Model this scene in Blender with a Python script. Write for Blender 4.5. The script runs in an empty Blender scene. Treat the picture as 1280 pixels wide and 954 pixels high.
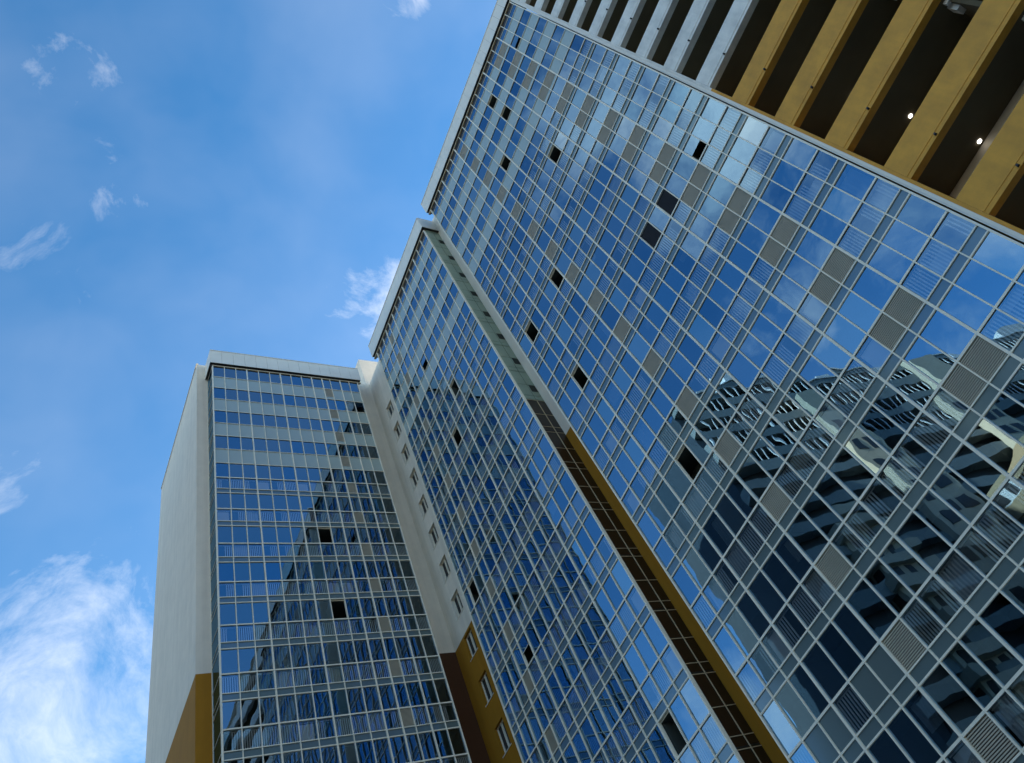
import bpy, math, random
from mathutils import Vector, Matrix
random.seed(11)
U = 3.0                      # one storey in metres
EYE = 1.6
ZT = 18.3                    # storeys from the eye to the top of the uppermost glass
sc = bpy.context.scene

# ---------------------------------------------------------------- camera
W, H = 1280.0, 954.0
FPX, PX, PY = 895.97821, 670.97748, 351.18896
CR = Vector((0.84142648, -0.38895081, -0.37512497))
CU = Vector((-0.18662766, -0.86065318, 0.47375756))
CF = Vector((0.50712088, 0.32862346, 0.79676536))
CU = CR.cross(-CF) * -1
cam_d = bpy.data.cameras.new('camera')
cam = bpy.data.objects.new('camera', cam_d)
sc.collection.objects.link(cam)
up = (-CF).cross(CR)
m = Matrix((( CR.x, up.x, -CF.x, 0), (CR.y, up.y, -CF.y, 0), (CR.z, up.z, -CF.z, EYE), (0, 0, 0, 1)))
cam.matrix_world = m
cam_d.sensor_width = 36
cam_d.lens = FPX / W * 36
cam_d.shift_x = -(PX - W / 2) / W
cam_d.shift_y = (PY - H / 2) / W
cam_d.clip_start = 0.1
cam_d.clip_end = 3000
sc.camera = cam

def proj(x, y, z):           # storey units -> photo pixels, used only to choose which repeats become parts
    v = Vector((x, y, z)); d = v.dot(CF)
    return (PX + FPX * v.dot(CR) / d, PY - FPX * v.dot(up) / d)

# ---------------------------------------------------------------- light
SUN_AZ, SUN_EL = math.radians(80), math.radians(26)     # azimuth from +Y towards +X
sdir = Vector((math.sin(SUN_AZ) * math.cos(SUN_EL), math.cos(SUN_AZ) * math.cos(SUN_EL), math.sin(SUN_EL)))
sun_d = bpy.data.lights.new('sun', 'SUN')
sun_d.energy = 4.6; sun_d.angle = math.radians(0.5); sun_d.color = (1.0, 0.93, 0.82)
sun = bpy.data.objects.new('sun', sun_d); sc.collection.objects.link(sun)
sun.rotation_euler = sdir.to_track_quat('Z', 'Y').to_euler()

world = bpy.data.worlds.new('World'); sc.world = world; world.use_nodes = True
nt = world.node_tree; nt.nodes.clear()
def N(t, kind, **kw):
    n = t.nodes.new(kind)
    for k, v in kw.items():
        if k == 'inputs':
            for i, val in v.items(): n.inputs[i].default_value = val
        else: setattr(n, k, v)
    return n
L = nt.links.new
out = N(nt, 'ShaderNodeOutputWorld'); bg = N(nt, 'ShaderNodeBackground', inputs={'Strength': 0.15})
sky = N(nt, 'ShaderNodeTexSky', sky_type='NISHITA')
sky.sun_disc = False; sky.sun_elevation = SUN_EL; sky.sun_rotation = SUN_AZ
sky.air_density = 1.0; sky.dust_density = 0.4; sky.ozone_density = 2.2; sky.altitude = 200
hs = N(nt, 'ShaderNodeHueSaturation', inputs={'Hue': 0.494, 'Saturation': 1.28, 'Value': 0.88})
L(sky.outputs[0], hs.inputs['Color'])
tc = N(nt, 'ShaderNodeTexCoord')
nw = N(nt, 'ShaderNodeTexNoise', inputs={'Scale': 3.0, 'Detail': 4.0})
L(tc.outputs['Generated'], nw.inputs['Vector'])
warp = N(nt, 'ShaderNodeVectorMath', operation='MULTIPLY_ADD'); warp.inputs[1].default_value = (0.16, 0.16, 0.16)
L(nw.outputs['Color'], warp.inputs[0]); L(tc.outputs['Generated'], warp.inputs[2])
wsub = N(nt, 'ShaderNodeVectorMath', operation='SUBTRACT'); wsub.inputs[1].default_value = (0.08, 0.08, 0.08)
L(warp.outputs[0], wsub.inputs[0])
wn = N(nt, 'ShaderNodeVectorMath', operation='NORMALIZE'); L(wsub.outputs[0], wn.inputs[0])
n1 = N(nt, 'ShaderNodeTexNoise', inputs={'Scale': 5.5, 'Detail': 10.0, 'Roughness': 0.66, 'Distortion': 0.35})
L(warp.outputs[0], n1.inputs['Vector'])
n2 = N(nt, 'ShaderNodeTexNoise', inputs={'Scale': 2.2, 'Detail': 5.0, 'Roughness': 0.5})
L(warp.outputs[0], n2.inputs['Vector'])
def mth(op, a, b=None, c=None, clamp=False):
    n = N(nt, 'ShaderNodeMath', operation=op); n.use_clamp = clamp
    for i, v in enumerate((a, b, c)):
        if v is None: continue
        if isinstance(v, (int, float)): n.inputs[i].default_value = v
        else: L(v, n.inputs[i])
    return n.outputs[0]
# cloud banks: direction, radius (cosine falloff), weight
banks = [((-0.000, 0.785, 0.62), 0.17, 0.80), ((0.07, 0.785, 0.62), 0.15, 0.82), ((0.0, 0.70, 0.71), 0.09, 0.62),
         ((0.325, 0.43, 0.842), 0.08, 1.0), ((0.0, 0.347, 0.938), 0.045, 0.74), ((-0.005, 0.39, 0.92), 0.045, 0.78),
         ((-0.084, 0.267, 0.96), 0.05, 0.74), ((0.023, 0.52, 0.85), 0.10, 0.5), ((0.1, 0.25, 0.96), 0.14, 0.45), ((0.253, 0.069, 0.965), 0.04, 0.9), ((-0.102, 0.447, 0.889), 0.05, 0.7),
         ((0.02, 0.655, 0.755), 0.03, 0.7),
         ((-0.640, 0.075, 0.765), 0.13, 1.35), ((-0.624, 0.15, 0.77), 0.07, 1.2), ((-0.757, 0.201, 0.621), 0.10, 1.05), ((-0.55, 0.20, 0.81), 0.10, 0.8),
         ((-0.80, 0.0, 0.60), 0.15, 1.0), ((-0.55, 0.03, 0.83), 0.15, 1.15), ((-0.888, 0.13, 0.445), 0.06, 0.9),
         ((-0.673, 0.659, 0.336), 0.12, 1.0), ((0.21, -0.78, 0.59), 0.20, 0.6),
         ((-0.1, -0.95, 0.22), 0.30, 1.3), ((0.0, 0.98, 0.22), 0.30, 1.1)]  # these two low banks are out of view, added as white fill light
acc = None
for d, r, w in banks:
    dv = Vector(d).normalized()
    dot = N(nt, 'ShaderNodeVectorMath', operation='DOT_PRODUCT'); dot.inputs[1].default_value = dv
    L(wn.outputs[0], dot.inputs[0])
    mr = N(nt, 'ShaderNodeMapRange', interpolation_type='SMOOTHSTEP')
    mr.inputs['From Min'].default_value = math.cos(r * 1.7)
    mr.inputs['From Max'].default_value = math.cos(r * 0.25)
    mr.inputs['To Max'].default_value = w
    L(dot.outputs['Value'], mr.inputs['Value'])
    acc = mr.outputs[0] if acc is None else mth('MAXIMUM', acc, mr.outputs[0])
edge = mth('MULTIPLY_ADD', acc, -0.40, 0.78)
dens0 = mth('MULTIPLY', mth('SUBTRACT', n1.outputs['Fac'], edge), 2.5, clamp=True)
dens = mth('POWER', mth('MULTIPLY', dens0, mth('MULTIPLY_ADD', acc, 1.0, 0.15, clamp=True)), 1.15)
veil = mth('MULTIPLY', mth('MULTIPLY_ADD', n2.outputs['Fac'], 2.4, -0.95, clamp=True), 0.15)
sepd = N(nt, 'ShaderNodeSeparateXYZ'); L(tc.outputs['Generated'], sepd.inputs[0])
hz = N(nt, 'ShaderNodeMapRange', interpolation_type='SMOOTHSTEP')
hz.inputs['From Min'].default_value = 0.30; hz.inputs['From Max'].default_value = 0.04; hz.inputs['To Max'].default_value = 0.45  # bright horizon haze added to throw white fill onto the walls
L(sepd.outputs['Z'], hz.inputs['Value'])
fac = mth('MAXIMUM', mth('MAXIMUM', dens, veil), hz.outputs[0])
mix = N(nt, 'ShaderNodeMix', data_type='RGBA')
L(fac, mix.inputs[0]); L(hs.outputs[0], mix.inputs[6]); mix.inputs[7].default_value = (4.8, 4.75, 4.7, 1)
L(mix.outputs[2], bg.inputs['Color']); L(bg.outputs[0], out.inputs['Surface'])

sc.view_settings.view_transform = 'Standard'; sc.view_settings.look = 'None'
sc.view_settings.exposure = 1.2; sc.view_settings.gamma = 1.0
sc.render.engine = 'CYCLES'
sc.cycles.max_bounces = 10; sc.cycles.transparent_max_bounces = 12; sc.cycles.glossy_bounces = 5; sc.cycles.diffuse_bounces = 3
sc.cycles.caustics_reflective = False; sc.cycles.caustics_refractive = False

# ---------------------------------------------------------------- materials
def mat(name):
    mt = bpy.data.materials.new(name); mt.use_nodes = True
    return mt, mt.node_tree
def plaster(name, c, rough=0.85, var=0.10, streak=0.17, split=None, bump=0.15, spec=0.3):
    """painted render: mottled, with faint rain streaks; split = (height, colour below) for the two-tone paint"""
    mt, t = mat(name); Lk = t.links.new
    b = t.nodes['Principled BSDF']; b.inputs['Roughness'].default_value = rough; b.inputs['Specular IOR Level'].default_value = spec
    g = N(t, 'ShaderNodeNewGeometry')
    a = N(t, 'ShaderNodeTexNoise', inputs={'Scale': 0.9, 'Detail': 8.0, 'Roughness': 0.65}); Lk(g.outputs['Position'], a.inputs['Vector'])
    st = N(t, 'ShaderNodeVectorMath', operation='MULTIPLY'); st.inputs[1].default_value = (2.6, 2.6, 0.09)
    Lk(g.outputs['Position'], st.inputs[0])
    s = N(t, 'ShaderNodeTexNoise', inputs={'Scale': 1.0, 'Detail': 6.0, 'Roughness': 0.6}); Lk(st.outputs[0], s.inputs['Vector'])
    def M(op, x, y, z=None):
        n = N(t, 'ShaderNodeMath', operation=op)
        for i, v in enumerate((x, y, z)):
            if v is None: continue
            if isinstance(v, (int, float)): n.inputs[i].default_value = v
            else: Lk(v, n.inputs[i])
        return n.outputs[0]
    k = M('ADD', M('MULTIPLY_ADD', a.outputs['Fac'], var * 3, 1 - var * 1.5), M('MULTIPLY_ADD', s.outputs['Fac'], streak * 2, -streak))
    if split:
        sp = N(t, 'ShaderNodeSeparateXYZ'); Lk(g.outputs['Position'], sp.inputs[0])
        st2 = M('GREATER_THAN', sp.outputs['Z'], split[0])
        mx = N(t, 'ShaderNodeMix', data_type='RGBA'); Lk(st2, mx.inputs[0])
        mx.inputs[6].default_value = (*split[1], 1); mx.inputs[7].default_value = (*c, 1)
        col = mx.outputs[2]
    else:
        rgb = N(t, 'ShaderNodeRGB'); rgb.outputs[0].default_value = (*c, 1); col = rgb.outputs[0]
    vm = N(t, 'ShaderNodeVectorMath', operation='SCALE'); Lk(col, vm.inputs[0]); Lk(k, vm.inputs['Scale'])
    Lk(vm.outputs[0], b.inputs['Base Color'])
    f = N(t, 'ShaderNodeTexNoise', inputs={'Scale': 22.0, 'Detail': 5.0}); Lk(g.outputs['Position'], f.inputs['Vector'])
    bp = N(t, 'ShaderNodeBump', inputs={'Strength': bump, 'Distance': 0.02}); Lk(f.outputs['Fac'], bp.inputs['Height'])
    Lk(bp.outputs[0], b.inputs['Normal'])
    return mt
def simple(name, c, rough=0.5, metal=0.0, var=0.06, scale=1.5, spec=0.5):
    mt, t = mat(name); Lk = t.links.new
    b = t.nodes['Principled BSDF']; b.inputs['Roughness'].default_value = rough; b.inputs['Metallic'].default_value = metal
    b.inputs['Specular IOR Level'].default_value = spec
    g = N(t, 'ShaderNodeNewGeometry')
    a = N(t, 'ShaderNodeTexNoise', inputs={'Scale': scale, 'Detail': 6.0}); Lk(g.outputs['Position'], a.inputs['Vector'])
    mr = N(t, 'ShaderNodeMapRange'); mr.inputs['To Min'].default_value = 1 - 2 * var; mr.inputs['To Max'].default_value = 1 + 2 * var
    Lk(a.outputs['Fac'], mr.inputs['Value'])
    vm = N(t, 'ShaderNodeVectorMath', operation='SCALE'); vm.inputs[0].default_value = c; Lk(mr.outputs[0], vm.inputs['Scale'])
    Lk(vm.outputs[0], b.inputs['Base Color'])
    return mt
def glass(name, tint, refl, base, rcol=(0.38, 0.70, 1.0), solid=None, rough=0.0, wob=0.0048, ior=1.5):
    """coated facade glass: mirror sheen over a tinted see-through (or, with solid, an opaque enamelled) pane;
    the sheet bows a little inside its frame (UV) and rolls slightly (noise)"""
    mt, t = mat(name); Lk = t.links.new
    t.nodes.remove(t.nodes['Principled BSDF']); o = t.nodes['Material Output']
    g = N(t, 'ShaderNodeNewGeometry'); tcn = N(t, 'ShaderNodeTexCoord')
    sp = N(t, 'ShaderNodeSeparateXYZ'); Lk(tcn.outputs['UV'], sp.inputs[0])
    def M(op, x, y, z=None):
        n = N(t, 'ShaderNodeMath', operation=op)
        for i, v in enumerate((x, y, z)):
            if v is None: continue
            if isinstance(v, (int, float)): n.inputs[i].default_value = v
            else: Lk(v, n.inputs[i])
        return n.outputs[0]
    x = M('SUBTRACT', sp.outputs[0], 0.5); y = M('SUBTRACT', sp.outputs[1], 0.5)
    rr = M('ADD', M('MULTIPLY', x, x), M('MULTIPLY', y, y))
    n = N(t, 'ShaderNodeTexNoise', inputs={'Scale': 0.75, 'Detail': 1.5, 'Roughness': 0.4}); Lk(g.outputs['Position'], n.inputs['Vector'])
    hgt = M('ADD', M('MULTIPLY', rr, 0.30), n.outputs['Fac'])
    bp = N(t, 'ShaderNodeBump', inputs={'Strength': 1.0, 'Distance': wob}); Lk(hgt, bp.inputs['Height'])
    gl = N(t, 'ShaderNodeBsdfGlossy', inputs={'Color': (*rcol, 1), 'Roughness': rough}); Lk(bp.outputs[0], gl.inputs['Normal'])
    if solid:
        un = N(t, 'ShaderNodeBsdfDiffuse', inputs={'Color': (*solid, 1)})
    else:
        un = N(t, 'ShaderNodeBsdfTransparent', inputs={'Color': (*tint, 1)})
    fr = N(t, 'ShaderNodeFresnel', inputs={'IOR': ior})
    f = M('MULTIPLY_ADD', fr.outputs[0], 1.0 - refl, refl)
    mxs = N(t, 'ShaderNodeMixShader'); Lk(f, mxs.inputs[0]); Lk(un.outputs[0], mxs.inputs[1]); Lk(gl.outputs[0], mxs.inputs[2])
    Lk(mxs.outputs[0], o.inputs['Surface'])
    return mt

Z_PAINT = EYE + U * 9.25
OCH = (0.38, 0.165, 0.010)
M_WALL = plaster('two tone render', (0.80, 0.71, 0.58), split=(Z_PAINT, OCH))
M_WHITE = plaster('white render', (0.80, 0.71, 0.58), streak=0.06)
M_OCHRE = plaster('ochre render', OCH, rough=0.55, var=0.16, spec=0.5)
M_MAROON = plaster('two tone render over maroon', (0.80, 0.71, 0.58), split=(Z_PAINT, (0.09, 0.036, 0.014)))
M_LOGG = plaster('parapet render', (0.78, 0.73, 0.64), split=(EYE + U * (ZT - 8.97), (0.66, 0.30, 0.025)), var=0.30, rough=0.6, spec=0.5)
M_ALU = simple('white aluminium', (0.90, 0.81, 0.64), 0.35, 0.0)
M_CLAD = simple('cornice cladding', (0.82, 0.76, 0.65), 0.4, 0.0, 0.05, 0.8)
M_SOFF = simple('dark soffit', (0.035, 0.03, 0.028), 0.6)
M_RAIL = simple('white rail', (0.86, 0.84, 0.80), 0.4)
M_LOUV = simple('louvre metal', (0.46, 0.40, 0.30), 0.45, 0.0, 0.08)
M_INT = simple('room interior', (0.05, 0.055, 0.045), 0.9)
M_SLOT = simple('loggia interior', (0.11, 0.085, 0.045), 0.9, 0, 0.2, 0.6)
M_CURT = simple('curtain cloth', (0.55, 0.48, 0.36), 0.9)
M_BLIND = simple('blind cloth', (0.62, 0.64, 0.66), 0.9)
M_TILE = simple('dark strip panel', (0.030, 0.015, 0.008), 0.3, 0, 0.1)
M_GREENP = simple('green strip panel', (0.30, 0.36, 0.27), 0.35, 0, 0.12, 1.2)
M_JOINT = simple('bronze joint', (0.60, 0.45, 0.27), 0.5)
M_DARK = simple('black void metal', (0.02, 0.02, 0.022), 0.5)
M_GLASS = glass('facade glass', (0.42, 0.47, 0.50), 0.34, None)
M_GLASSA = glass('facade glass smoky', (0.40, 0.46, 0.46), 0.27, None, rcol=(0.54, 0.76, 0.98))
M_GLASSB = glass('facade glass darker', (0.36, 0.42, 0.44), 0.28, None, rcol=(0.32, 0.66, 1.0))
M_GLASSC = glass('facade glass paler', (0.45, 0.50, 0.52), 0.40, None, rcol=(0.52, 0.80, 1.0))
M_GLASS2 = glass('lower glass', (0.78, 0.82, 0.84), 0.27, None)
M_SPAN = glass('dark spandrel glass', None, 0.10, None, solid=(0.13, 0.165, 0.16), rough=0.12, ior=1.35)
M_PALE = glass('pale green spandrel glass', None, 0.05, None, solid=(0.42, 0.47, 0.42), rough=0.25, ior=1.3)
M_GREY = glass('grey back painted glass', None, 0.08, None, solid=(0.13, 0.16, 0.15), rough=0.12, ior=1.35)
M_OPP = plaster('grey painted render', (0.27, 0.29, 0.27), var=0.12)
M_OPPD = plaster('shade darkened render', (0.05, 0.07, 0.085), var=0.12)  # dark base colour stands in for shade on the opposite end wall
M_OPPW = plaster('white painted render', (0.72, 0.71, 0.68))
M_OPPT = plaster('tan painted render', (0.40, 0.29, 0.17))
M_BEIGE = plaster('beige render', (0.58, 0.49, 0.36))

# ---------------------------------------------------------------- helpers
class MB:
    def __init__(s): s.v = []; s.f = []; s.mi = []; s.uv = {}
    def quad(s, a, b, c, d, uv=False, mi=0):
        i = len(s.v); s.v += [tuple(a), tuple(b), tuple(c), tuple(d)]; s.f.append((i, i + 1, i + 2, i + 3)); s.mi.append(mi)
        if uv: s.uv[len(s.f) - 1] = ((0, 0), (1, 0), (1, 1), (0, 1))
    def box(s, x0, x1, y0, y1, z0, z1, mi=0):
        if x0 > x1: x0, x1 = x1, x0
        if y0 > y1: y0, y1 = y1, y0
        if z0 > z1: z0, z1 = z1, z0
        i = len(s.v)
        s.v += [(x0, y0, z0), (x1, y0, z0), (x1, y1, z0), (x0, y1, z0), (x0, y0, z1), (x1, y0, z1), (x1, y1, z1), (x0, y1, z1)]
        for q in ((0, 3, 2, 1), (4, 5, 6, 7), (0, 1, 5, 4), (1, 2, 6, 5), (2, 3, 7, 6), (3, 0, 4, 7)):
            s.f.append(tuple(i + k for k in q)); s.mi.append(mi)
    def build(s, name, mats, parent=None, label=None, kind=None):
        """storey units (eye at 0) -> metres, relative to the parent's origin"""
        off = parent['_o'] if parent is not None and '_o' in parent else (0, 0, 0)
        me = bpy.data.meshes.new(name)
        me.from_pydata([(x * U - off[0], y * U - off[1], z * U + EYE - off[2]) for x, y, z in s.v], [], s.f)
        if not isinstance(mats, (list, tuple)): mats = [mats]
        for mm in mats: me.materials.append(mm)
        for p, k in zip(me.polygons, s.mi): p.material_index = k
        if s.uv:
            ul = me.uv_layers.new(name='uv')
            for fi, co in s.uv.items():
                for li, c in zip(me.polygons[fi].loop_indices, co): ul.data[li].uv = c
        me.update()
        o = bpy.data.objects.new(name, me); sc.collection.objects.link(o)
        if parent is not None: o.parent = parent; o['_o'] = off
        if label: o['label'] = label
        if kind: o['kind'] = kind
        return o
def thing(name, label, cat, x, y, z=-EYE / U, group=None):
    o = bpy.data.objects.new(name, None); sc.collection.objects.link(o)
    o.location = (x * U, y * U, z * U + EYE); o['_o'] = (x * U, y * U, z * U + EYE)
    o['label'] = label; o['category'] = cat
    if group: o['group'] = group
    return o
ZG = -EYE / U                # ground level in storey units

class Facade:
    """plane at depth c; 'x' axis facades face -y (u = x), 'y' axis facades face -x (u = y)"""
    def __init__(s, axis, c): s.a = axis; s.c = c
    def P(s, u, z, n=0.0):   # n = distance out of the wall, towards the courtyard
        return (u, s.c - n, z) if s.a == 'x' else (s.c - n, u, z)
    def box(s, mb, u0, u1, z0, z1, n0, n1, mi=0):
        if s.a == 'x': mb.box(u0, u1, s.c - n1, s.c - n0, z0, z1, mi)
        else: mb.box(s.c - n1, s.c - n0, u0, u1, z0, z1, mi)
    def pane(s, mb, u0, u1, z0, z1, n=0.0, tilt=(0, 0), mi=0):
        # front sheet, slightly out of true, with its edge return
        tu, tz = tilt; um, zm = (u0 + u1) / 2, (z0 + z1) / 2
        q = [(u0, z0), (u1, z0), (u1, z1), (u0, z1)]
        pts = [s.P(u, z, n + (u - um) * tu + (z - zm) * tz) for u, z in q]
        if s.a == 'y': pts = [pts[1], pts[0], pts[3], pts[2]]
        mb.quad(*pts, uv=True, mi=mi)
    def px(s, u, z): return proj(*s.P(u, z))

def area_in_frame(fc, u0, u1, z0, z1):
    if z0 < 0.6: return 0
    pts = [fc.px(u0, z0), fc.px(u1, z0), fc.px(u1, z1), fc.px(u0, z1)]
    cx = sum(p[0] for p in pts) / 4; cy = sum(p[1] for p in pts) / 4
    if not (-15 < cx < W + 15 and -15 < cy < H + 15): return 0
    return abs(sum(pts[i][0] * pts[(i + 1) % 4][1] - pts[(i + 1) % 4][0] * pts[i][1] for i in range(4))) / 2

def curtain_wall(parent, fc, nodes, thick, louvre_cols, opened, half_open, grey, vent_up, depth, side):
    """the glazed skin of one wing: mullions, transoms, windows, lower panes with rails behind, louvres, spandrels"""
    rows = range(0, 19)
    uA, uB = nodes[0], nodes[-1]
    rz = lambda k: ZT - k
    # frame members, each its own part
    for i, u in enumerate(nodes):
        w = 0.0145 if i in thick else 0.008
        mb = MB()
        if i == 0: fc.box(mb, u - 0.004, u + 0.02, ZG, ZT, -0.03, 0.026)
        elif i == len(nodes) - 1: fc.box(mb, u - 0.02, u + 0.004, ZG, ZT, -0.03, 0.026)
        else: fc.box(mb, u - w, u + w, ZG, ZT, -0.03, 0.024)
        mb.build('mullion', M_ALU, parent)
    for k in rows:
        lines = [(0.0, 0.009)] if k else []
        if k < 4: lines += [(0.5, 0.006)]
        else: lines += [(0.5, 0.013), (0.865, 0.008)]
        for dz, w in lines:
            z = rz(k + dz)
            mb = MB()
            for a, b in zip(nodes[:-1], nodes[1:]):
                fc.box(mb, a + 0.008, b - 0.008, z - w, z + w, -0.03, 0.017)
            mb.build('transom', M_ALU, parent)
    # panels
    wins, lows = [], []
    for k in rows:
        top = rz(k); pale = k < 4
        sp = MB()
        s0, s1 = (rz(k + 1), rz(k + 0.5)) if pale else (rz(k + 1), rz(k + 0.865))
        for c, (a, b) in enumerate(zip(nodes[:-1], nodes[1:])):
            t = lambda s=(0.003 if fc.a == "x" else 0.006): (random.gauss(0, s), random.gauss(0, s))
            if pale and c in louvre_cols:
                # louvre in the upper part of the pale band
                fc.pane(sp, a, b, s0, rz(k + 0.87), 0, t(0.002))
            else:
                fc.pane(sp, a, b, s0, s1, 0, t(0.002))
            if c in louvre_cols and (c, k) not in grey:
                l0, l1 = rz(k + 0.87), rz(k + 0.5)
                mb = MB(); fc.box(mb, a + 0.012, b - 0.012, l0, l1, -0.03, -0.014, 1)
                n = 17
                for j in range(n):
                    zz = l0 + (j + 0.5) * (l1 - l0) / n
                    fc.box(mb, a + 0.012, b - 0.012, zz - 0.0062, zz + 0.0062, -0.014, 0.004, 0)
                mb.build('louvre', [M_LOUV, M_DARK], parent)
            if (c, k) in opened:              # sash swung into the room, its frame and reveal showing
                sw = MB(); z0_, z1_ = rz(k + 0.5) + 0.014, top - 0.014
                fc.box(sw, a + 0.012, a + 0.026, z0_, z1_, -0.30, -0.028, 0)
                for e0, e1 in ((z0_, z0_ + 0.012), (z1_ - 0.012, z1_)): fc.box(sw, a + 0.026, b - 0.012, e0, e1, -0.05, -0.026, 0)
                sw.build('open_sash', M_ALU, parent)
            elif (c, k) in half_open: wins.append((a, b, rz(k + 0.5), rz(k + 0.5 * (1 - half_open[(c, k)])) , t(), c, k)) if False else \
                wins.append((a, b, rz(k + 0.5 * (1 - half_open[(c, k)])), top, t(), c, k))
            elif k == 0 and fc.a == 'y':      # black strip standing in for the cornice mirrored in the top panes
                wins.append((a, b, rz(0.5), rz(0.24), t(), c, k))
                rstrip = MB(); fc.box(rstrip, a + 0.01, b - 0.01, rz(0.235), top - 0.012, -0.03, -0.012)
                fc.box(rstrip, a + 0.01, b - 0.01, rz(0.245), rz(0.232), -0.012, 0.008, 1); rstrip.build('cornice_reflection_strip', [M_DARK, M_ALU], parent)
            else: wins.append((a, b, rz(k + 0.5), top, t(), c, k))
            if not pale:
                if (c, k) in grey: lows.append((a, b, rz(k + 0.865), rz(k + 0.5), t(0.003), c, k, 1))
                elif c not in louvre_cols: lows.append((a, b, rz(k + 0.865), rz(k + 0.5), t(0.006), c, k, 0))
        sp.build('spandrel', M_PALE if pale else M_SPAN, parent)
    def emit(lst, name, mats):
        lst.sort(key=lambda q: -area_in_frame(fc, q[0], q[1], q[2], q[3]))
        rest = MB(); n = 0
        for i, q in enumerate(lst):
            mi = q[7] if len(q) > 7 else 0
            if i < 99:
                mb = MB(); fc.pane(mb, q[0], q[1], q[2], q[3], 0, q[4])
                # glazing bead round the pane
                for (u0, u1, z0, z1) in ((q[0], q[1], q[3] - 0.013, q[3] - 0.003), (q[0], q[1], q[2] + 0.003, q[2] + 0.013)):
                    fc.box(mb, u0 + 0.01, u1 - 0.01, z0, z1, 0.001, 0.008, 1)
                mb.build(name, [mats[mi], M_ALU], parent)
            else: fc.pane(rest, q[0], q[1], q[2], q[3], 0, q[4], mi)
        if rest.f: rest.build(name, mats, parent, kind='stuff')
    wins = [w_ + (random.choice((0, 0, 0, 1, 2)),) for w_ in wins]
    emit(wins, 'window', [M_GLASSA, M_GLASSB, M_GLASSA] if fc.a == 'x' else [M_GLASS, M_GLASSB, M_GLASSC])
    emit(lows, 'lower_pane', [M_GLASS2, M_GREY])
    # white rails standing behind the lower panes of each storey
    for k in rows:
        if k < 4: continue
        mb = MB(); z0, z1 = rz(k + 0.85), rz(k + 0.515)
        c = 0
        for c, (a, b) in enumerate(zip(nodes[:-1], nodes[1:])):
            if c in louvre_cols or (c, k) in grey: continue
            r = random.random()
            lo, hi = (0.0, 1.0) if r < 0.62 else ((0.0, 0.5) if r < 0.75 else ((0.45, 1.0) if r < 0.88 else (0, 0)))
            n = 8
            fc.box(mb, a + 0.02, b - 0.02, z1 - 0.012, z1, -0.055, -0.043)
            for j in range(n):
                tt = (j + 0.5) / n
                if lo <= tt < hi:
                    u = a + tt * (b - a); fc.box(mb, u - 0.0095, u + 0.0095, z0, z1 - 0.012, -0.054, -0.044)
            if r > 0.88 and random.random() < 0.6:
                fc.box(mb, a + 0.03, b - 0.03, z0, z1 - 0.02, -0.075, -0.062)
        mb.build('railing', M_RAIL, parent)
    # rooms: slabs, back wall, cross walls
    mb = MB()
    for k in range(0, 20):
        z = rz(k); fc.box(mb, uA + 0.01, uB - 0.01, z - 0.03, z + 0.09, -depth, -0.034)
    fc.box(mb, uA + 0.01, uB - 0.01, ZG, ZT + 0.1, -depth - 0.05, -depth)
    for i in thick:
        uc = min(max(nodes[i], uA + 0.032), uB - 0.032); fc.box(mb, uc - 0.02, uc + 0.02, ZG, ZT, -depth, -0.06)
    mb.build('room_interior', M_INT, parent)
    ec = MB(); fc.box(ec, uB + 0.004, uB + 0.02, ZG, ZT + 0.09, -depth - 0.04, 0.0); ec.build('end_panel', M_CLAD, parent)
    return

def curtains(parent, fc, items):
    for (a, b, z0, z1, m_) in items:
        mb = MB(); n = 10
        for j in range(n):
            u0 = a + (b - a) * j / n; u1 = a + (b - a) * (j + 1) / n
            d0 = 0.012 * (j % 2); d1 = 0.012 * ((j + 1) % 2)
            p = [fc.P(u0, z0, -0.07 - d0), fc.P(u1, z0, -0.07 - d1), fc.P(u1, z1, -0.07 - d1), fc.P(u0, z1, -0.07 - d0)]
            mb.quad(*p)
            q = [fc.P(u0, z0, -0.076 - d0), fc.P(u0, z1, -0.076 - d0), fc.P(u1, z1, -0.076 - d1), fc.P(u1, z0, -0.076 - d1)]
            mb.quad(*q)
        mb.build('curtain', m_, parent)

# measured positions (storey units)
YA, XBC = 12.207, 7.443
YP, XP = 12.751, 7.914       # plane of the rendered walls behind the glass boxes
A0 = 2.981
AN = [A0 + v for v in (0, .315, .62, .92, 1.24, 1.55, 1.855, 2.16, 2.47, 2.77, 3.085, 3.33, 3.637, 3.92, 4.205)]
BN = [6.78, 7.105, 7.41, 7.725, 8.055, 8.356, 8.67, 9.0, 9.325, 9.62, 9.94, 10.20, 10.49, 10.80, 11.03]
CN = [.15, .484, .79, 1.09, 1.434, 1.74, 2.05, 2.345, 2.65, 2.945, 3.29, 3.60, 3.895, 4.257, 4.55, 4.86, 5.21, 5.50, 5.82, 6.136]

# ---------------------------------------------------------------- ground
gm, gt = mat('asphalt and paving'); gb = gt.nodes['Principled BSDF']; gb.inputs['Roughness'].default_value = 0.9
gg = N(gt, 'ShaderNodeNewGeometry'); gn = N(gt, 'ShaderNodeTexNoise', inputs={'Scale': 0.4, 'Detail': 8.0}); gt.links.new(gg.outputs['Position'], gn.inputs['Vector'])
gr = N(gt, 'ShaderNodeValToRGB'); gr.color_ramp.elements[0].color = (0.04, 0.04, 0.042, 1); gr.color_ramp.elements[1].color = (0.075, 0.073, 0.07, 1)
gt.links.new(gn.outputs['Fac'], gr.inputs[0]); gt.links.new(gr.outputs[0], gb.inputs['Base Color'])
mb = MB(); mb.quad((-300, -300, ZG), (300, -300, ZG), (300, 300, ZG), (-300, 300, ZG)); o = mb.build('ground', gm); o['kind'] = 'structure'
M_PAVE = plaster('concrete paving', (0.44, 0.42, 0.38))
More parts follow.
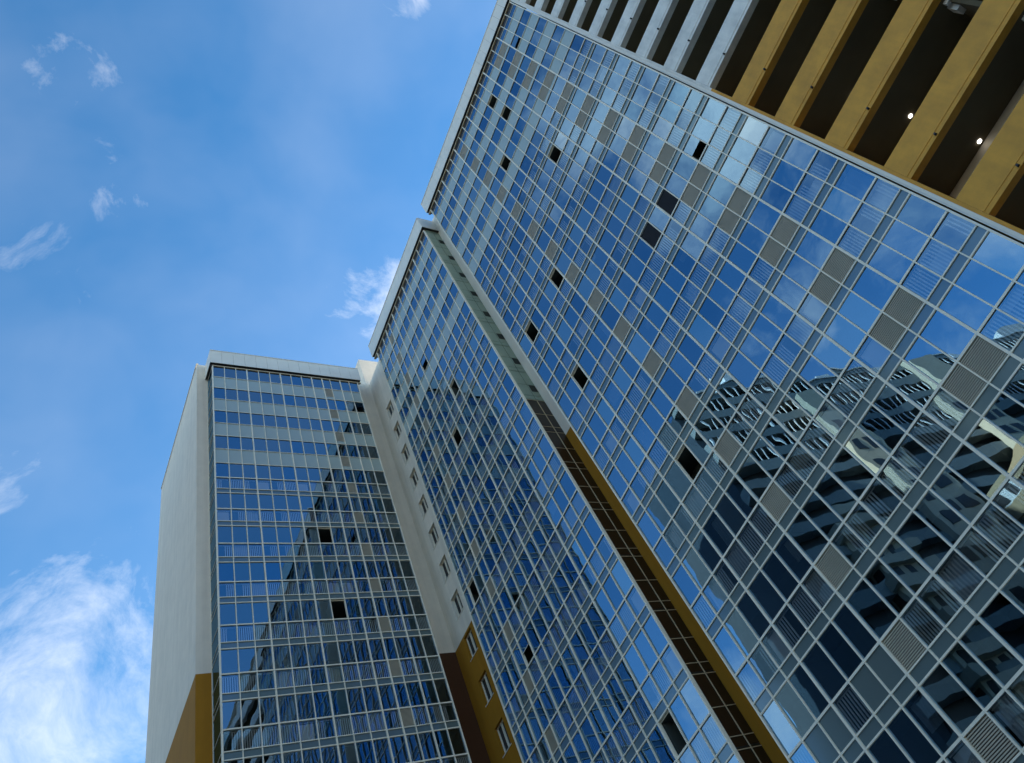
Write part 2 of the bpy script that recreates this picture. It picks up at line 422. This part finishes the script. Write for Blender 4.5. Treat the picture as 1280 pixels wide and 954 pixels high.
mb = MB(); mb.box(-3, 7.40, -9, 12.15, ZG - 0.05, ZG + 0.045); o = mb.build('pavement', M_PAVE); o['kind'] = 'structure'

# ---------------------------------------------------------------- left tower (facade A)
tA = thing('apartment_tower', 'leftmost block of the tall glass building, with plain grey side wall turning ochre low down',
           'building', 5.1, 14.6)
fA = Facade('x', YA)
mb = MB(); mb.box(2.701, XBC - 0.02, YP + 0.12, 17.483, ZG, 19.127)          # body
mb.box(2.701, 7.21, YP, YP + 0.12, ZG, 19.10)
mb.build('wall', M_WALL, tA)
# narrow inner wall between the glass and the concave corner, pierced by slit windows
mb = MB(); mv = MB(); fr = MB()
zs = [ZG]
for k in range(17, -1, -1): zs += [ZT - k - 0.67, ZT - k - 0.13]
zs.append(19.127)
mb.box(7.21, 7.30, YP, YP + 0.12, ZG, 19.127); mb.box(7.535, XP, YP, YP + 0.12, ZG, 19.127)
for i in range(0, len(zs), 2): mb.box(7.30, 7.535, YP, YP + 0.12, zs[i], zs[i + 1])
mb.build('inner_wall', M_MAROON, tA)
for k in range(18):
    w = MB(); z0, z1 = ZT - k - 0.67, ZT - k - 0.13
    w.box(7.30, 7.535, YP + 0.085, YP + 0.11, z0, z1)
    for (a, b, c, d) in ((7.30, 7.312, z0, z1), (7.523, 7.535, z0, z1), (7.312, 7.523, z0, z0 + .012), (7.312, 7.523, z1 - .012, z1), (7.41, 7.424, z0 + .012, z1 - .012)):
        w.box(a, b, YP + 0.06, YP + 0.085, c, d, 1)
    w.build('slit_window', [M_DARK, M_ALU], tA)
openA = {(7, 6), (7, 8)}
halfA = {(2, 0): 0.0}
curtain_wall(tA, fA, AN, {0, 3, 6, 9, 10, 12, 14}, {10}, openA, {(13, 1): .3, (13, 2): .0}, {}, None, 0.52, None)
# glazed return on the left of the glass box
rs = MB(); fs = Facade('y', A0)
rows_z = []
for k in range(0, 19):
    for a, b in ((0.0, 0.5), (0.5, 0.865), (0.865, 1.0)):
        fs.pane(rs, YA + 0.02, YP - 0.0, ZT - k - b + 0.006, ZT - k - a - 0.006, 0, (random.gauss(0, .006), random.gauss(0, .004)))
rs.build('side_glazing', glass('smoked side glass', None, 0.10, None, solid=(0.02, 0.022, 0.02), ior=1.35), tA)
rb = MB()
for k in range(0, 19):
    for a in (0, .5, .865): fs.box(rb, YA + 0.03, YP, ZT - k - a - 0.005, ZT - k - a + 0.005, -0.02, 0.008)
fs.box(rb, YP - 0.02, YP - 0.002, ZG, ZT, -0.02, 0.012)
rb.build('side_frame', M_ALU, tA)

def cornice(parent, fc, u0, u1, ov, ret0=None, ret1=None, z0=18.39, z1=18.99, step=0.31):
    """projecting roof fascia clad in panels over a dark soffit, with a thin bronze trim below"""
    sh = MB(); fc.box(sh, u0 + 0.012, u1 - 0.012, z0 + 0.012, z1 - 0.01, -0.52, ov - 0.012); sh.build('cornice_core', M_SOFF, parent)
    mb = MB(); n = max(1, int(round((u1 - u0) / step)))
    for j in range(n):
        a = u0 + (u1 - u0) * j / n; b = u0 + (u1 - u0) * (j + 1) / n
        fc.box(mb, a + 0.0022, b - 0.0022, z0, z1, ov - 0.010, ov)
    fc.box(mb, u0, u1, z1 + 0.002, z1 + 0.022, -0.5, ov + 0.012)
    mb.build('cornice', M_CLAD, parent)
    tr = MB(); fc.box(tr, u0 + 0.07, u1 - 0.01, ZT - 0.012, ZT + 0.02, -0.02, 0.03); tr.build('bronze_trim', M_JOINT, parent)
    sf = MB(); fc.box(sf, u0 + 0.03, u1 - 0.01, ZT + 0.02, z0 + 0.010, -0.05, 0.0); sf.build('soffit_board', M_SOFF, parent)
cornice(tA, fA, 2.913, 7.30, 0.07)
mb = MB(); mb.box(2.913, 2.923, YA - 0.058, 12.75, 18.39, 18.99); mb.build('cornice_return', M_CLAD, tA)
mb = MB(); mb.box(2.68, 2.74, YP - 0.01, 17.5, 19.13, 19.155); mb.build('roof_edge', M_CLAD, tA)

# ---------------------------------------------------------------- middle wing (facade B)
tB = thing('glass_wing', 'middle glass wing, just left of the dark recessed strip, mirroring a dark tower',
           'building', 9.5, 9.3)
fB = Facade('y', XBC + 0.004)
mb = MB(); mb.box(XP + 0.12, 13, 6.80, 17.4, ZG, 19.10)
mb.build('wall', M_WALL, tB)
# rendered inner wall with windows
mb = MB(); wy0, wy1 = 11.90, 12.275
mb.box(XP, XP + 0.12, 11.00, wy0, ZG, 19.127); mb.box(XP, XP + 0.12, wy1, YP, ZG, 19.127)
zs = [ZG]
for k in range(17, 0, -1): zs += [ZT - k - 0.62, ZT - k - 0.10]
zs.append(19.127)
for i in range(0, len(zs), 2): mb.box(XP, XP + 0.12, wy0, wy1, zs[i], zs[i + 1])
mb.build('inner_wall', M_WALL, tB)
for k in range(1, 18):
    w = MB(); z0, z1 = ZT - k - 0.62, ZT - k - 0.10
    w.box(XP + 0.085, XP + 0.11, wy0, wy1, z0, z1)
    ym = (wy0 + wy1) / 2
    for (a, b, c, d) in ((wy0, wy0 + .014, z0, z1), (wy1 - .014, wy1, z0, z1), (wy0 + .014, wy1 - .014, z0, z0 + .014), (wy0 + .014, wy1 - .014, z1 - .014, z1), (ym - .016, ym + .016, z0 + .014, z1 - .014)):
        w.box(XP + 0.055, XP + 0.085, a, b, c, d, 1)
    f_ = w.build('window_frame', [M_DARK, M_ALU], tB)
    s_ = MB(); s_.box(XP - 0.012, XP + 0.055, wy0 - 0.02, wy1 + 0.02, z0 - 0.014, z0 + 0.001); s_.build('sill', M_CLAD, f_)
openB = {(7, 6), (5, 5), (12, 9), (2, 14)}
curtain_wall(tB, fB, BN, {0, 3, 6, 9, 11, 14}, {10}, openB, {(7, 3): .55, (9, 11): .5}, {}, None, 0.42, None)
cornice(tB, fB, 6.72, 11.27, 0.07)
# roof fascia returning along the recessed strip
mb = MB(); mb.box(7.382, XP, 6.708, 6.719, 18.39, 18.99); mb.box(7.382, XP, 6.70, 6.9, 18.992, 19.012); mb.build('cornice_return', M_CLAD, tB)
mb = MB(); mb.box(7.39, XP, 6.722, 6.80, 18.385, 18.40); mb.build('soffit_board', M_SOFF, tB)
# strip of panels facing the camera between glass and pilaster
fS = Facade('x', 6.78)
mid = 7.722
tile = MB(); grn = MB(); ven = []; jn = MB()
fS.box(jn, XBC + 0.02, XP, ZG, 18.385, -0.05, -0.012)
for k in range(0, 19):
    for a, b in ((0.0, 0.46), (0.46, 0.84), (0.84, 0.97), (0.97, 1.0)):
        if (a, b) == (0.97, 1.0): b = 1.0
        z0, z1 = ZT - k - b + 0.0065, ZT - k - a - 0.0065
        for u0, u1 in ((XBC + 0.025, mid - 0.007), (mid + 0.007, XP - 0.002)):
            if k < 8:
                fS.box(grn, u0, u1, z0, z1, -0.012, 0.0)
            else:
                fS.box(tile, u0, u1, z0 + .002, z1 - .002, -0.012, 0.0)
    if k < 8:
        v = MB(); z0, z1 = ZT - k - 0.69, ZT - k - 0.47
        fS.box(v, mid + 0.03, XP - 0.006, z0, z1, 0.001, 0.004)
        for j in range(6): 
            zz = z0 + (j + .5) * (z1 - z0) / 6; fS.box(v, mid + 0.04, XP - 0.016, zz - 0.008, zz + 0.004, 0.004, 0.010)
        v.build('vent_grille', simple('vent metal', (0.045, 0.05, 0.04), 0.5) if k == 0 else bpy.data.materials['vent metal'], tB)
fS.box(grn, XBC + 0.025, XP, ZT + 0.004, 18.38, -0.012, 0.0)
for k in range(8, 19):
    for a_ in (0.0, 0.46, 0.84):
        fS.box(jn, XBC + 0.03, mid - 0.009, ZT - k - a_ - 0.005, ZT - k - a_ + 0.005, 0.0005, 0.007)
        fS.box(jn, mid + 0.009, XP - 0.004, ZT - k - a_ - 0.005, ZT - k - a_ + 0.005, 0.0005, 0.007)
fS.box(jn, mid - 0.007, mid + 0.007, ZG, ZT - 8, 0.0005, 0.010)
jn.build('strip_frame', M_JOINT, tB); tile.build('dark_panels', M_TILE, tB, label='dark brown panels of the recessed strip'); grn.build('green_panels', M_GREENP, tB, label='grey green panels at the top of the recessed strip')
mb = MB(); mb.box(7.81, 9.6, YP + 0.01, 15, 19.11, 20.58); mb.build('roof_house', M_WHITE, tB)

# ---------------------------------------------------------------- right wing (facade C)
tC = thing('glass_wing', 'largest glass wing, right of the dark recessed strip, mirroring blue sky and a striped block',
           'building', 9.5, 3.4)
fC = Facade('y', XBC - 0.016)
mb = MB(); mb.box(XP + 0.12, 13, 0.16, 6.79, ZG, 19.10); mb.box(XP, XP + 0.12, 0.2, 6.795, ZG, 19.127)
mb.build('wall', M_WALL, tC)
openC = {(7, 1), (7, 2), (10, 3), (7, 5), (13, 7), (17, 7), (16, 9), (14, 12), (5, 9), (7, 9)}
halfC = {(2, 9): .45, (2, 1): .4}
greyC = {(c, 15): 1 for c in (13, 14, 16, 17)}
curtain_wall(tC, fC, CN, {0, 3, 6, 10, 13, 16, 19}, {3, 4, 12}, openC, halfC, greyC, None, 0.45, None)
cornice(tC, fC, 0.03, 6.285, 0.07)
mb = MB(); fC.box(mb, 0.068, 0.126, ZG, 18.38, -0.4, 0.02); fC.box(mb, 0.09, 0.105, ZG, 18.38, 0.02, 0.03)
mb.build('corner_trim', M_CLAD, tC)
# dark mesh screens standing in two open bays
for (c, k) in ((5, 9), (7, 9)):
    a, b = CN[c], CN[c + 1]; mb = MB()
    fC.box(mb, a + 0.012, b - 0.012, ZT - k - 0.49, ZT - k - 0.01, -0.03, -0.02)
    for j in range(16):
        zz = ZT - k - 0.49 + (j + .5) * 0.48 / 16; fC.box(mb, a + 0.012, b - 0.012, zz - 0.006, zz + 0.006, -0.02, -0.004)
    mb.build('screen', M_DARK, tC)
# bare bars where one lower pane stands open
# ---------------------------------------------------------------- loggia wing (facade D)
tD = thing('balcony_wing', 'balcony wing at the top right, open slots between parapets painted white above and gold below',
           'building', 9.0, -4.6)
fD = Facade('y', XBC - 0.016)
Y0, Y1 = -9.4, 0.026
for k in range(-1, 19):
    # parapet of storey k: from z top (k+.5) down to the soffit (k+.9)
    zt_, zb_ = ZT - k - 0.5, ZT - k - 0.9
    if k == -1: zt_, zb_ = 18.99, ZT - 0.9 + 1 - 0.0
    if zb_ < ZG: break
    mb = MB()
    fD.box(mb, Y0, Y1 - 0.0015, zb_, zt_, -0.12, 0)
    if k >= 0:
        fD.box(mb, Y0, Y1 - 0.0015, zb_ + 0.055, zb_ + 0.075, 0.0, 0.006)
    p = mb.build('parapet', M_LOGG, tD)
    if k >= 1:
        dm = MB(); fD.box(dm, -0.520, -0.492, zb_ - 0.004 + 0.015, zb_ + 0.012 + 0.015, 0.0, 0.03); 
        for yy in (-0.506,):
            dm.box(fD.c - 0.035, fD.c - 0.0005, yy - 0.012, yy + 0.012, zb_ + 0.012, zb_ + 0.034)
        dm.build('drain_spout', M_DARK, p)
    # slab / ceiling over the slot below
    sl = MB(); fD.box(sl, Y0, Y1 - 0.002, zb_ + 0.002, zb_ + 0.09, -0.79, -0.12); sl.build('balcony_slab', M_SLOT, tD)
    if k >= 8:
        lm_ = MB(); n = 12; r = 0.028; cx, cy, cz = 8.13, -0.65, zb_ - 0.012
        ring = [(cx + r * math.cos(2 * math.pi * j / n), cy + r * math.sin(2 * math.pi * j / n)) for j in range(n)]
        i0 = len(lm_.v)
        for z_ in (cz, cz + 0.013): lm_.v += [(x, y, z_) for x, y in ring]
        lm_.f.append(tuple(range(i0 + n - 1, i0 - 1, -1))); lm_.mi.append(0)
        for j in range(n): lm_.f.append((i0 + j, i0 + (j + 1) % n, i0 + n + (j + 1) % n, i0 + n + j)); lm_.mi.append(0)
        if 'lit lamp' not in bpy.data.materials:
            ml, tl = mat('lit lamp'); bl = tl.nodes['Principled BSDF']; bl.inputs['Base Color'].default_value = (.8, .8, .8, 1)
            bl.inputs['Emission Color'].default_value = (1, 0.97, 0.9, 1); bl.inputs['Emission Strength'].default_value = 2.0
        lm_.build('ceiling_lamp', bpy.data.materials['lit lamp'], tD)
        bx = MB(); bx.box(7.60, 7.66, -2.0, -1.87, zb_ - 0.05, zb_ - 0.0); bx.box(7.70, 7.84, -2.02, -1.86, zb_ - 0.14, zb_); bx.build('ceiling_box', [M_RAIL], tD)
mb = MB(); mb.box(8.22, 8.6, Y0, 0.02, ZG, 18.9); mb.build('back_wall', M_WHITE, tD)
# end wall of the slots
mb = MB(); mb.box(fD.c + 0.0, XP + 0.3, Y1, Y1 + 0.0, ZG, 18.3) if False else mb.box(fD.c + 0.006, 8.4, 0.0265, 0.03, ZG, 18.38); fD.box(mb, 0.0265, 0.0665, ZG, 18.38, -0.004, 0.0); mb.build('end_wall', M_LOGG, tD)
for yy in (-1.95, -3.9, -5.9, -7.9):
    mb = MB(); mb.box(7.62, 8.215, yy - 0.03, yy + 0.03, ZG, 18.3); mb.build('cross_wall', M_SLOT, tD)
mb = MB(); mb.box(8.6, 13, Y0, 0.155, ZG, 19.1); mb.build('wall', M_WALL, tD)
fT = Facade('y', XBC - 0.016)
sh = MB(); fT.box(sh, Y0, 0.028, 18.995, 19.01, -1.0, 0.08); sh.build('roof_edge', M_CLAD, tD)

# ---------------------------------------------------------------- curtains behind some panes
cu = []
for (c, k, z0f, z1f, m_) in ((9, 7, .02, .5, 0), (9, 10, .5, .86, 0), (12, 12, .02, .5, 0), (11, 13, .5, .86, 0), (8, 13, .5, .86, 0), (9, 12, .02, .5, 1),
                            (7, 11, .5, .86, 1), (12, 10, .02, .5, 1), (8, 8, .02, .5, 1), (6, 12, .02, .5, 1), (5, 13, .5, .86, 0), (11, 14, .02, .5, 0), (10, 14, .02, .5, 0),
                            (13, 11, .5, .86, 0), (4, 8, .5, .86, 1), (6, 9, .5, .86, 1), (3, 10, .5, .86, 1)):
    if c == 10: continue
    cu.append((BN[c] + .02, BN[c + 1] - .02, ZT - k - z1f, ZT - k - z0f, (M_CURT, M_BLIND)[m_]))
for i in range(34):
    c, k = random.randrange(14), random.randrange(4, 15)
    if c == 10 or (c, k) in openB: continue
    cu.append((BN[c] + .02, BN[c + 1] - .02, ZT - k - .86, ZT - k - random.choice((.5, .6)), random.choice((M_BLIND, M_CURT))) if random.random() < .6 else (BN[c] + .02, BN[c + 1] - .02, ZT - k - random.choice((.2, .5)), ZT - k - .02, random.choice((M_BLIND, M_CURT))))
curtains(tB, fB, cu)
cu = []
for (c, k, z0f, z1f, m_) in ((1, 9, .02, .3, 1), (9, 12, .5, .86, 1), (15, 12, .5, .86, 1), (15, 13, .5, .86, 1), (17, 12, .5, .86, 1), (17, 13, .5, .86, 1), (13, 14, .5, .86, 1),
                            (5, 8, .5, .86, 1), (8, 10, .5, .86, 1), (16, 14, .5, .86, 1), (11, 10, .5, .86, 1), (10, 13, .5, .7, 0), (6, 6, .5, .86, 1), (0, 12, .5, .86, 1), (1, 14, .5, .6, 1)):
    cu.append((CN[c] + .02, CN[c + 1] - .02, ZT - k - z1f, ZT - k - z0f, (M_CURT, M_BLIND)[m_]))
for i in range(60):
    c, k = random.randrange(19), random.randrange(4, 17)
    if c in (3, 4, 12) or (c, k) in greyC or (c, k) in openC: continue
    if random.random() < .65: cu.append((CN[c] + .02, CN[c + 1] - .02, ZT - k - .86, ZT - k - random.choice((.5, .5, .62)), random.choice((M_BLIND, M_BLIND, M_CURT))))
    else: cu.append((CN[c] + .02, CN[c + 1] - random.choice((.02, .12)), ZT - k - random.choice((.16, .3, .5)), ZT - k - .02, random.choice((M_BLIND, M_CURT))))
curtains(tC, fC, cu)
cu = []
for (c, k, z0f, z1f, m_) in ((3, 9, .5, .86, 1), (6, 9, .5, .86, 0), (2, 7, .5, .86, 1), (1, 6, .5, .86, 1), (5, 8, .5, .86, 1), (12, 1, .02, .25, 1), (8, 10, .5, .86, 1), (2, 5, .5, .86, 1), (7, 4, .5, .86, 1)):
    cu.append((AN[c] + .02, AN[c + 1] - .02, ZT - k - z1f, ZT - k - z0f, (M_CURT, M_BLIND)[m_]))
curtains(tA, fA, cu)

# ---------------------------------------------------------------- the blocks across the yard, seen mirrored in the glass
def rot_block(corner, ang):
    ca, sa = math.cos(ang), math.sin(ang)
    return lambda u, v, z: (corner[0] + u * ca - v * sa, corner[1] + u * sa + v * ca, z)
def rbox(mb, T, u0, u1, v0, v1, z0, z1, mi=0):
    i = len(mb.v)
    mb.v += [T(*q) for q in ((u0, v0, z0), (u1, v0, z0), (u1, v1, z0), (u0, v1, z0), (u0, v0, z1), (u1, v0, z1), (u1, v1, z1), (u0, v1, z1))]
    for q in ((0, 3, 2, 1), (4, 5, 6, 7), (0, 1, 5, 4), (1, 2, 6, 5), (2, 3, 7, 6), (3, 0, 4, 7)):
        mb.f.append(tuple(i + k for k in q)); mb.mi.append(mi)
HO = 18.9
cx, cy = 14.88 - 1.07 * HO, 0.616 * HO
ang = math.pi + math.radians(17.5)        # long side runs away from the courtyard
T = rot_block((cx, cy), ang)              # u along the long facade, v < 0 is behind it
tO = thing('apartment_block', 'striped grey apartment block with long balconies, mirrored in the right glass wall', 'building', cx, cy)
LEN = 30
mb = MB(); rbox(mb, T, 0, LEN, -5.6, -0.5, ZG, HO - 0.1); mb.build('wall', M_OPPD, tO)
mb = MB(); rbox(mb, T, 0.3, LEN - 0.3, -0.5, -0.45, ZG, HO - 0.3); mb.build('back_wall', M_DARK, tO)
for k in range(19):
    z = HO - 0.15 - k
    mb = MB(); rbox(mb, T, 0, LEN, -0.5, -0.40 + 0.4, z - 0.12, z + 0.12) if k == 0 else rbox(mb, T, 0, LEN, -0.5, 0, z - 0.10, z + 0.30)
    mb.build('balcony_parapet', M_OPP, tO)
    if k < 4:
        mb = MB()
        for j in range(int(LEN / 0.33)):
            rbox(mb, T, 0.1 + j * 0.33, 0.145 + j * 0.33, -0.04, -0.01, z - 0.70, z - 0.10)
        mb.build('balcony_posts', M_OPPW, tO)
mb = MB(); mw = MB()
for u in (5.6, 12.4, 18.5, 25.0):                       # stair towers breaking the long front
    rbox(mb, T, u, u + 1.5, 0.005, 0.32, ZG, HO - (1.2, 0.2, 2.2, 0.2)[int(u / 7)])
    for k in range(17):
        for q in (0.2, 0.85): rbox(mw, T, u + q, u + q + 0.42, 0.322, 0.34, HO - 2.9 - k, HO - 2.4 - k)
mb.build('stair_tower', M_BEIGE, tO); mw.build('stair_windows', M_DARK, tO)
mb = MB()
for (u, l, h, d) in ((1.6, 0.9, 0.45, 1), (3.0, 0.5, 0.9, 1), (4.4, 1.2, 0.5, 1.2), (8, 0.7, 0.5, 1), (11.5, 1.4, 0.8, 1), (16, .8, .6, 1), (21, 2.0, 0.9, 1.5)):
    rbox(mb, T, u, u + l, -0.3 - d, -0.25, HO + 0.0, HO + h)
rbox(mb, T, -0.05, LEN, -0.6, 0.05, HO - 0.02, HO + 0.05)
mb.build('roof_box', M_OPPW, tO)

def block(label, cx, cy, ang, w, d, h, wall, band, fl=1.0, bandw=0.38, name='apartment_block', winr=0.30):
    T = rot_block((cx, cy), ang); t = thing(name, label, 'building', cx, cy)
    mb = MB(); rbox(mb, T, 0, w, 0, d, ZG, h); mb.build('wall', wall, t)
    n = int(h / fl)
    for k in range(n):
        z = h - k * fl
        mb = MB(); rbox(mb, T, -0.15, w + 0.15, -0.25, d + 0.25, z - bandw, z); mb.build('balcony_band', band, t)
        mw = MB()
        m_ = int(w / 0.6)
        for j in range(m_):
            rbox(mw, T, 0.12 + j * 0.6, 0.12 + j * 0.6 + winr, -0.02, -0.003, z - fl + 0.1, z - bandw - 0.05)
        m_ = int(d / 0.6)
        for j in range(m_):
            rbox(mw, T, w + 0.003, w + 0.02, 0.12 + j * 0.6, 0.12 + j * 0.6 + winr, z - fl + 0.1, z - bandw - 0.05)
        mw.build('window_band', M_DARK, t)
    return t
block('white apartment house with tan balcony bands, mirrored low in the right glass wall', -16.3, 1.6, 0.22, 5.0, 8.0, 10.6, M_OPPW, M_OPPT)
block('small beige house with rows of dark windows, mirrored in the right glass wall', -9.0, 10.6, 0.2, 1.8, 1.5, 11.4, M_BEIGE, M_BEIGE, 0.8, 0.3)
block('low brown apartment house across the yard, mirrored at the lower right', -13.5, -3.0, 0.2, 5.0, 4.0, 5.8, M_BEIGE, M_OPPT, 0.95, 0.3)

# trees in the yard, mirrored low in the glass
leafm, lt = mat('leaves'); lb = lt.nodes['Principled BSDF']; lb.inputs['Roughness'].default_value = 0.45
lg = N(lt, 'ShaderNodeNewGeometry'); ln = N(lt, 'ShaderNodeTexNoise', inputs={'Scale': 0.8, 'Detail': 4.0}); lt.links.new(lg.outputs['Position'], ln.inputs['Vector'])
lr = N(lt, 'ShaderNodeValToRGB'); lr.color_ramp.elements[0].position = .35; lr.color_ramp.elements[0].color = (0.035, 0.06, 0.015, 1); lr.color_ramp.elements[1].position = .65; lr.color_ramp.elements[1].color = (0.11, 0.13, 0.035, 1)
lt.links.new(ln.outputs['Fac'], lr.inputs[0]); lt.links.new(lr.outputs[0], lb.inputs['Base Color'])
M_BARK = plaster('bark', (0.11, 0.085, 0.06))
def tree(x, y, h, r, label):
    t = thing('leafy_tree', label, 'tree', x, y, group='trees in the yard')
    tm = MB(); n = 8
    def limb(p, q, r0, r1):
        p, q = Vector(p), Vector(q); d = (q - p).normalized(); a = d.orthogonal().normalized(); b = d.cross(a); i = len(tm.v)
        for c, rr in ((p, r0), (q, r1)):
            for j in range(n):
                an = 2 * math.pi * j / n; tm.v.append(tuple(c + (a * math.cos(an) + b * math.sin(an)) * rr))
        for j in range(n): tm.f.append((i + j, i + (j + 1) % n, i + n + (j + 1) % n, i + n + j)); tm.mi.append(0)
    limb((x, y, ZG), (x + .05, y, ZG + h * .45), 0.09, 0.06)
    cl = []
    for j in range(11):
        an = random.uniform(0, 6.28); el = random.uniform(0.2, 1.3); l = r * random.uniform(.6, 1.0)
        s = Vector((x + .05, y, ZG + h * random.uniform(.3, .5))); e = s + Vector((math.cos(an) * math.cos(el), math.sin(an) * math.cos(el), math.sin(el) * 1.3)) * l
        limb(s, e, 0.035, 0.01); cl.append(e)
    tm.build('trunk', M_BARK, t)
    lf = MB()
    for i in range(4200):
        c = random.choice(cl); v = Vector([random.gauss(0, 1) for _ in range(3)]).normalized() * (random.random() ** .5) * r * .42
        c = c + v; a = Vector([random.gauss(0, 1) for _ in range(3)]).normalized(); b = a.orthogonal().normalized(); s = random.uniform(.025, .05)
        lf.quad(c - a * s, c - b * s * .6, c + a * s, c + b * s * .6)
    lf.build('crown', leafm, t)
for i, a in enumerate(((-4.2, 3.4, 3.9, 1.5), (-6.5, 1.2, 4.3, 1.6), (-5.4, -1.5, 3.8, 1.4), (-7.8, 4.9, 4.6, 1.6))):
    tree(*a, 'leafy green tree in the yard, mirrored at the lower right of the glass')

for o in sc.objects:
    if '_o' in o: del o['_o']
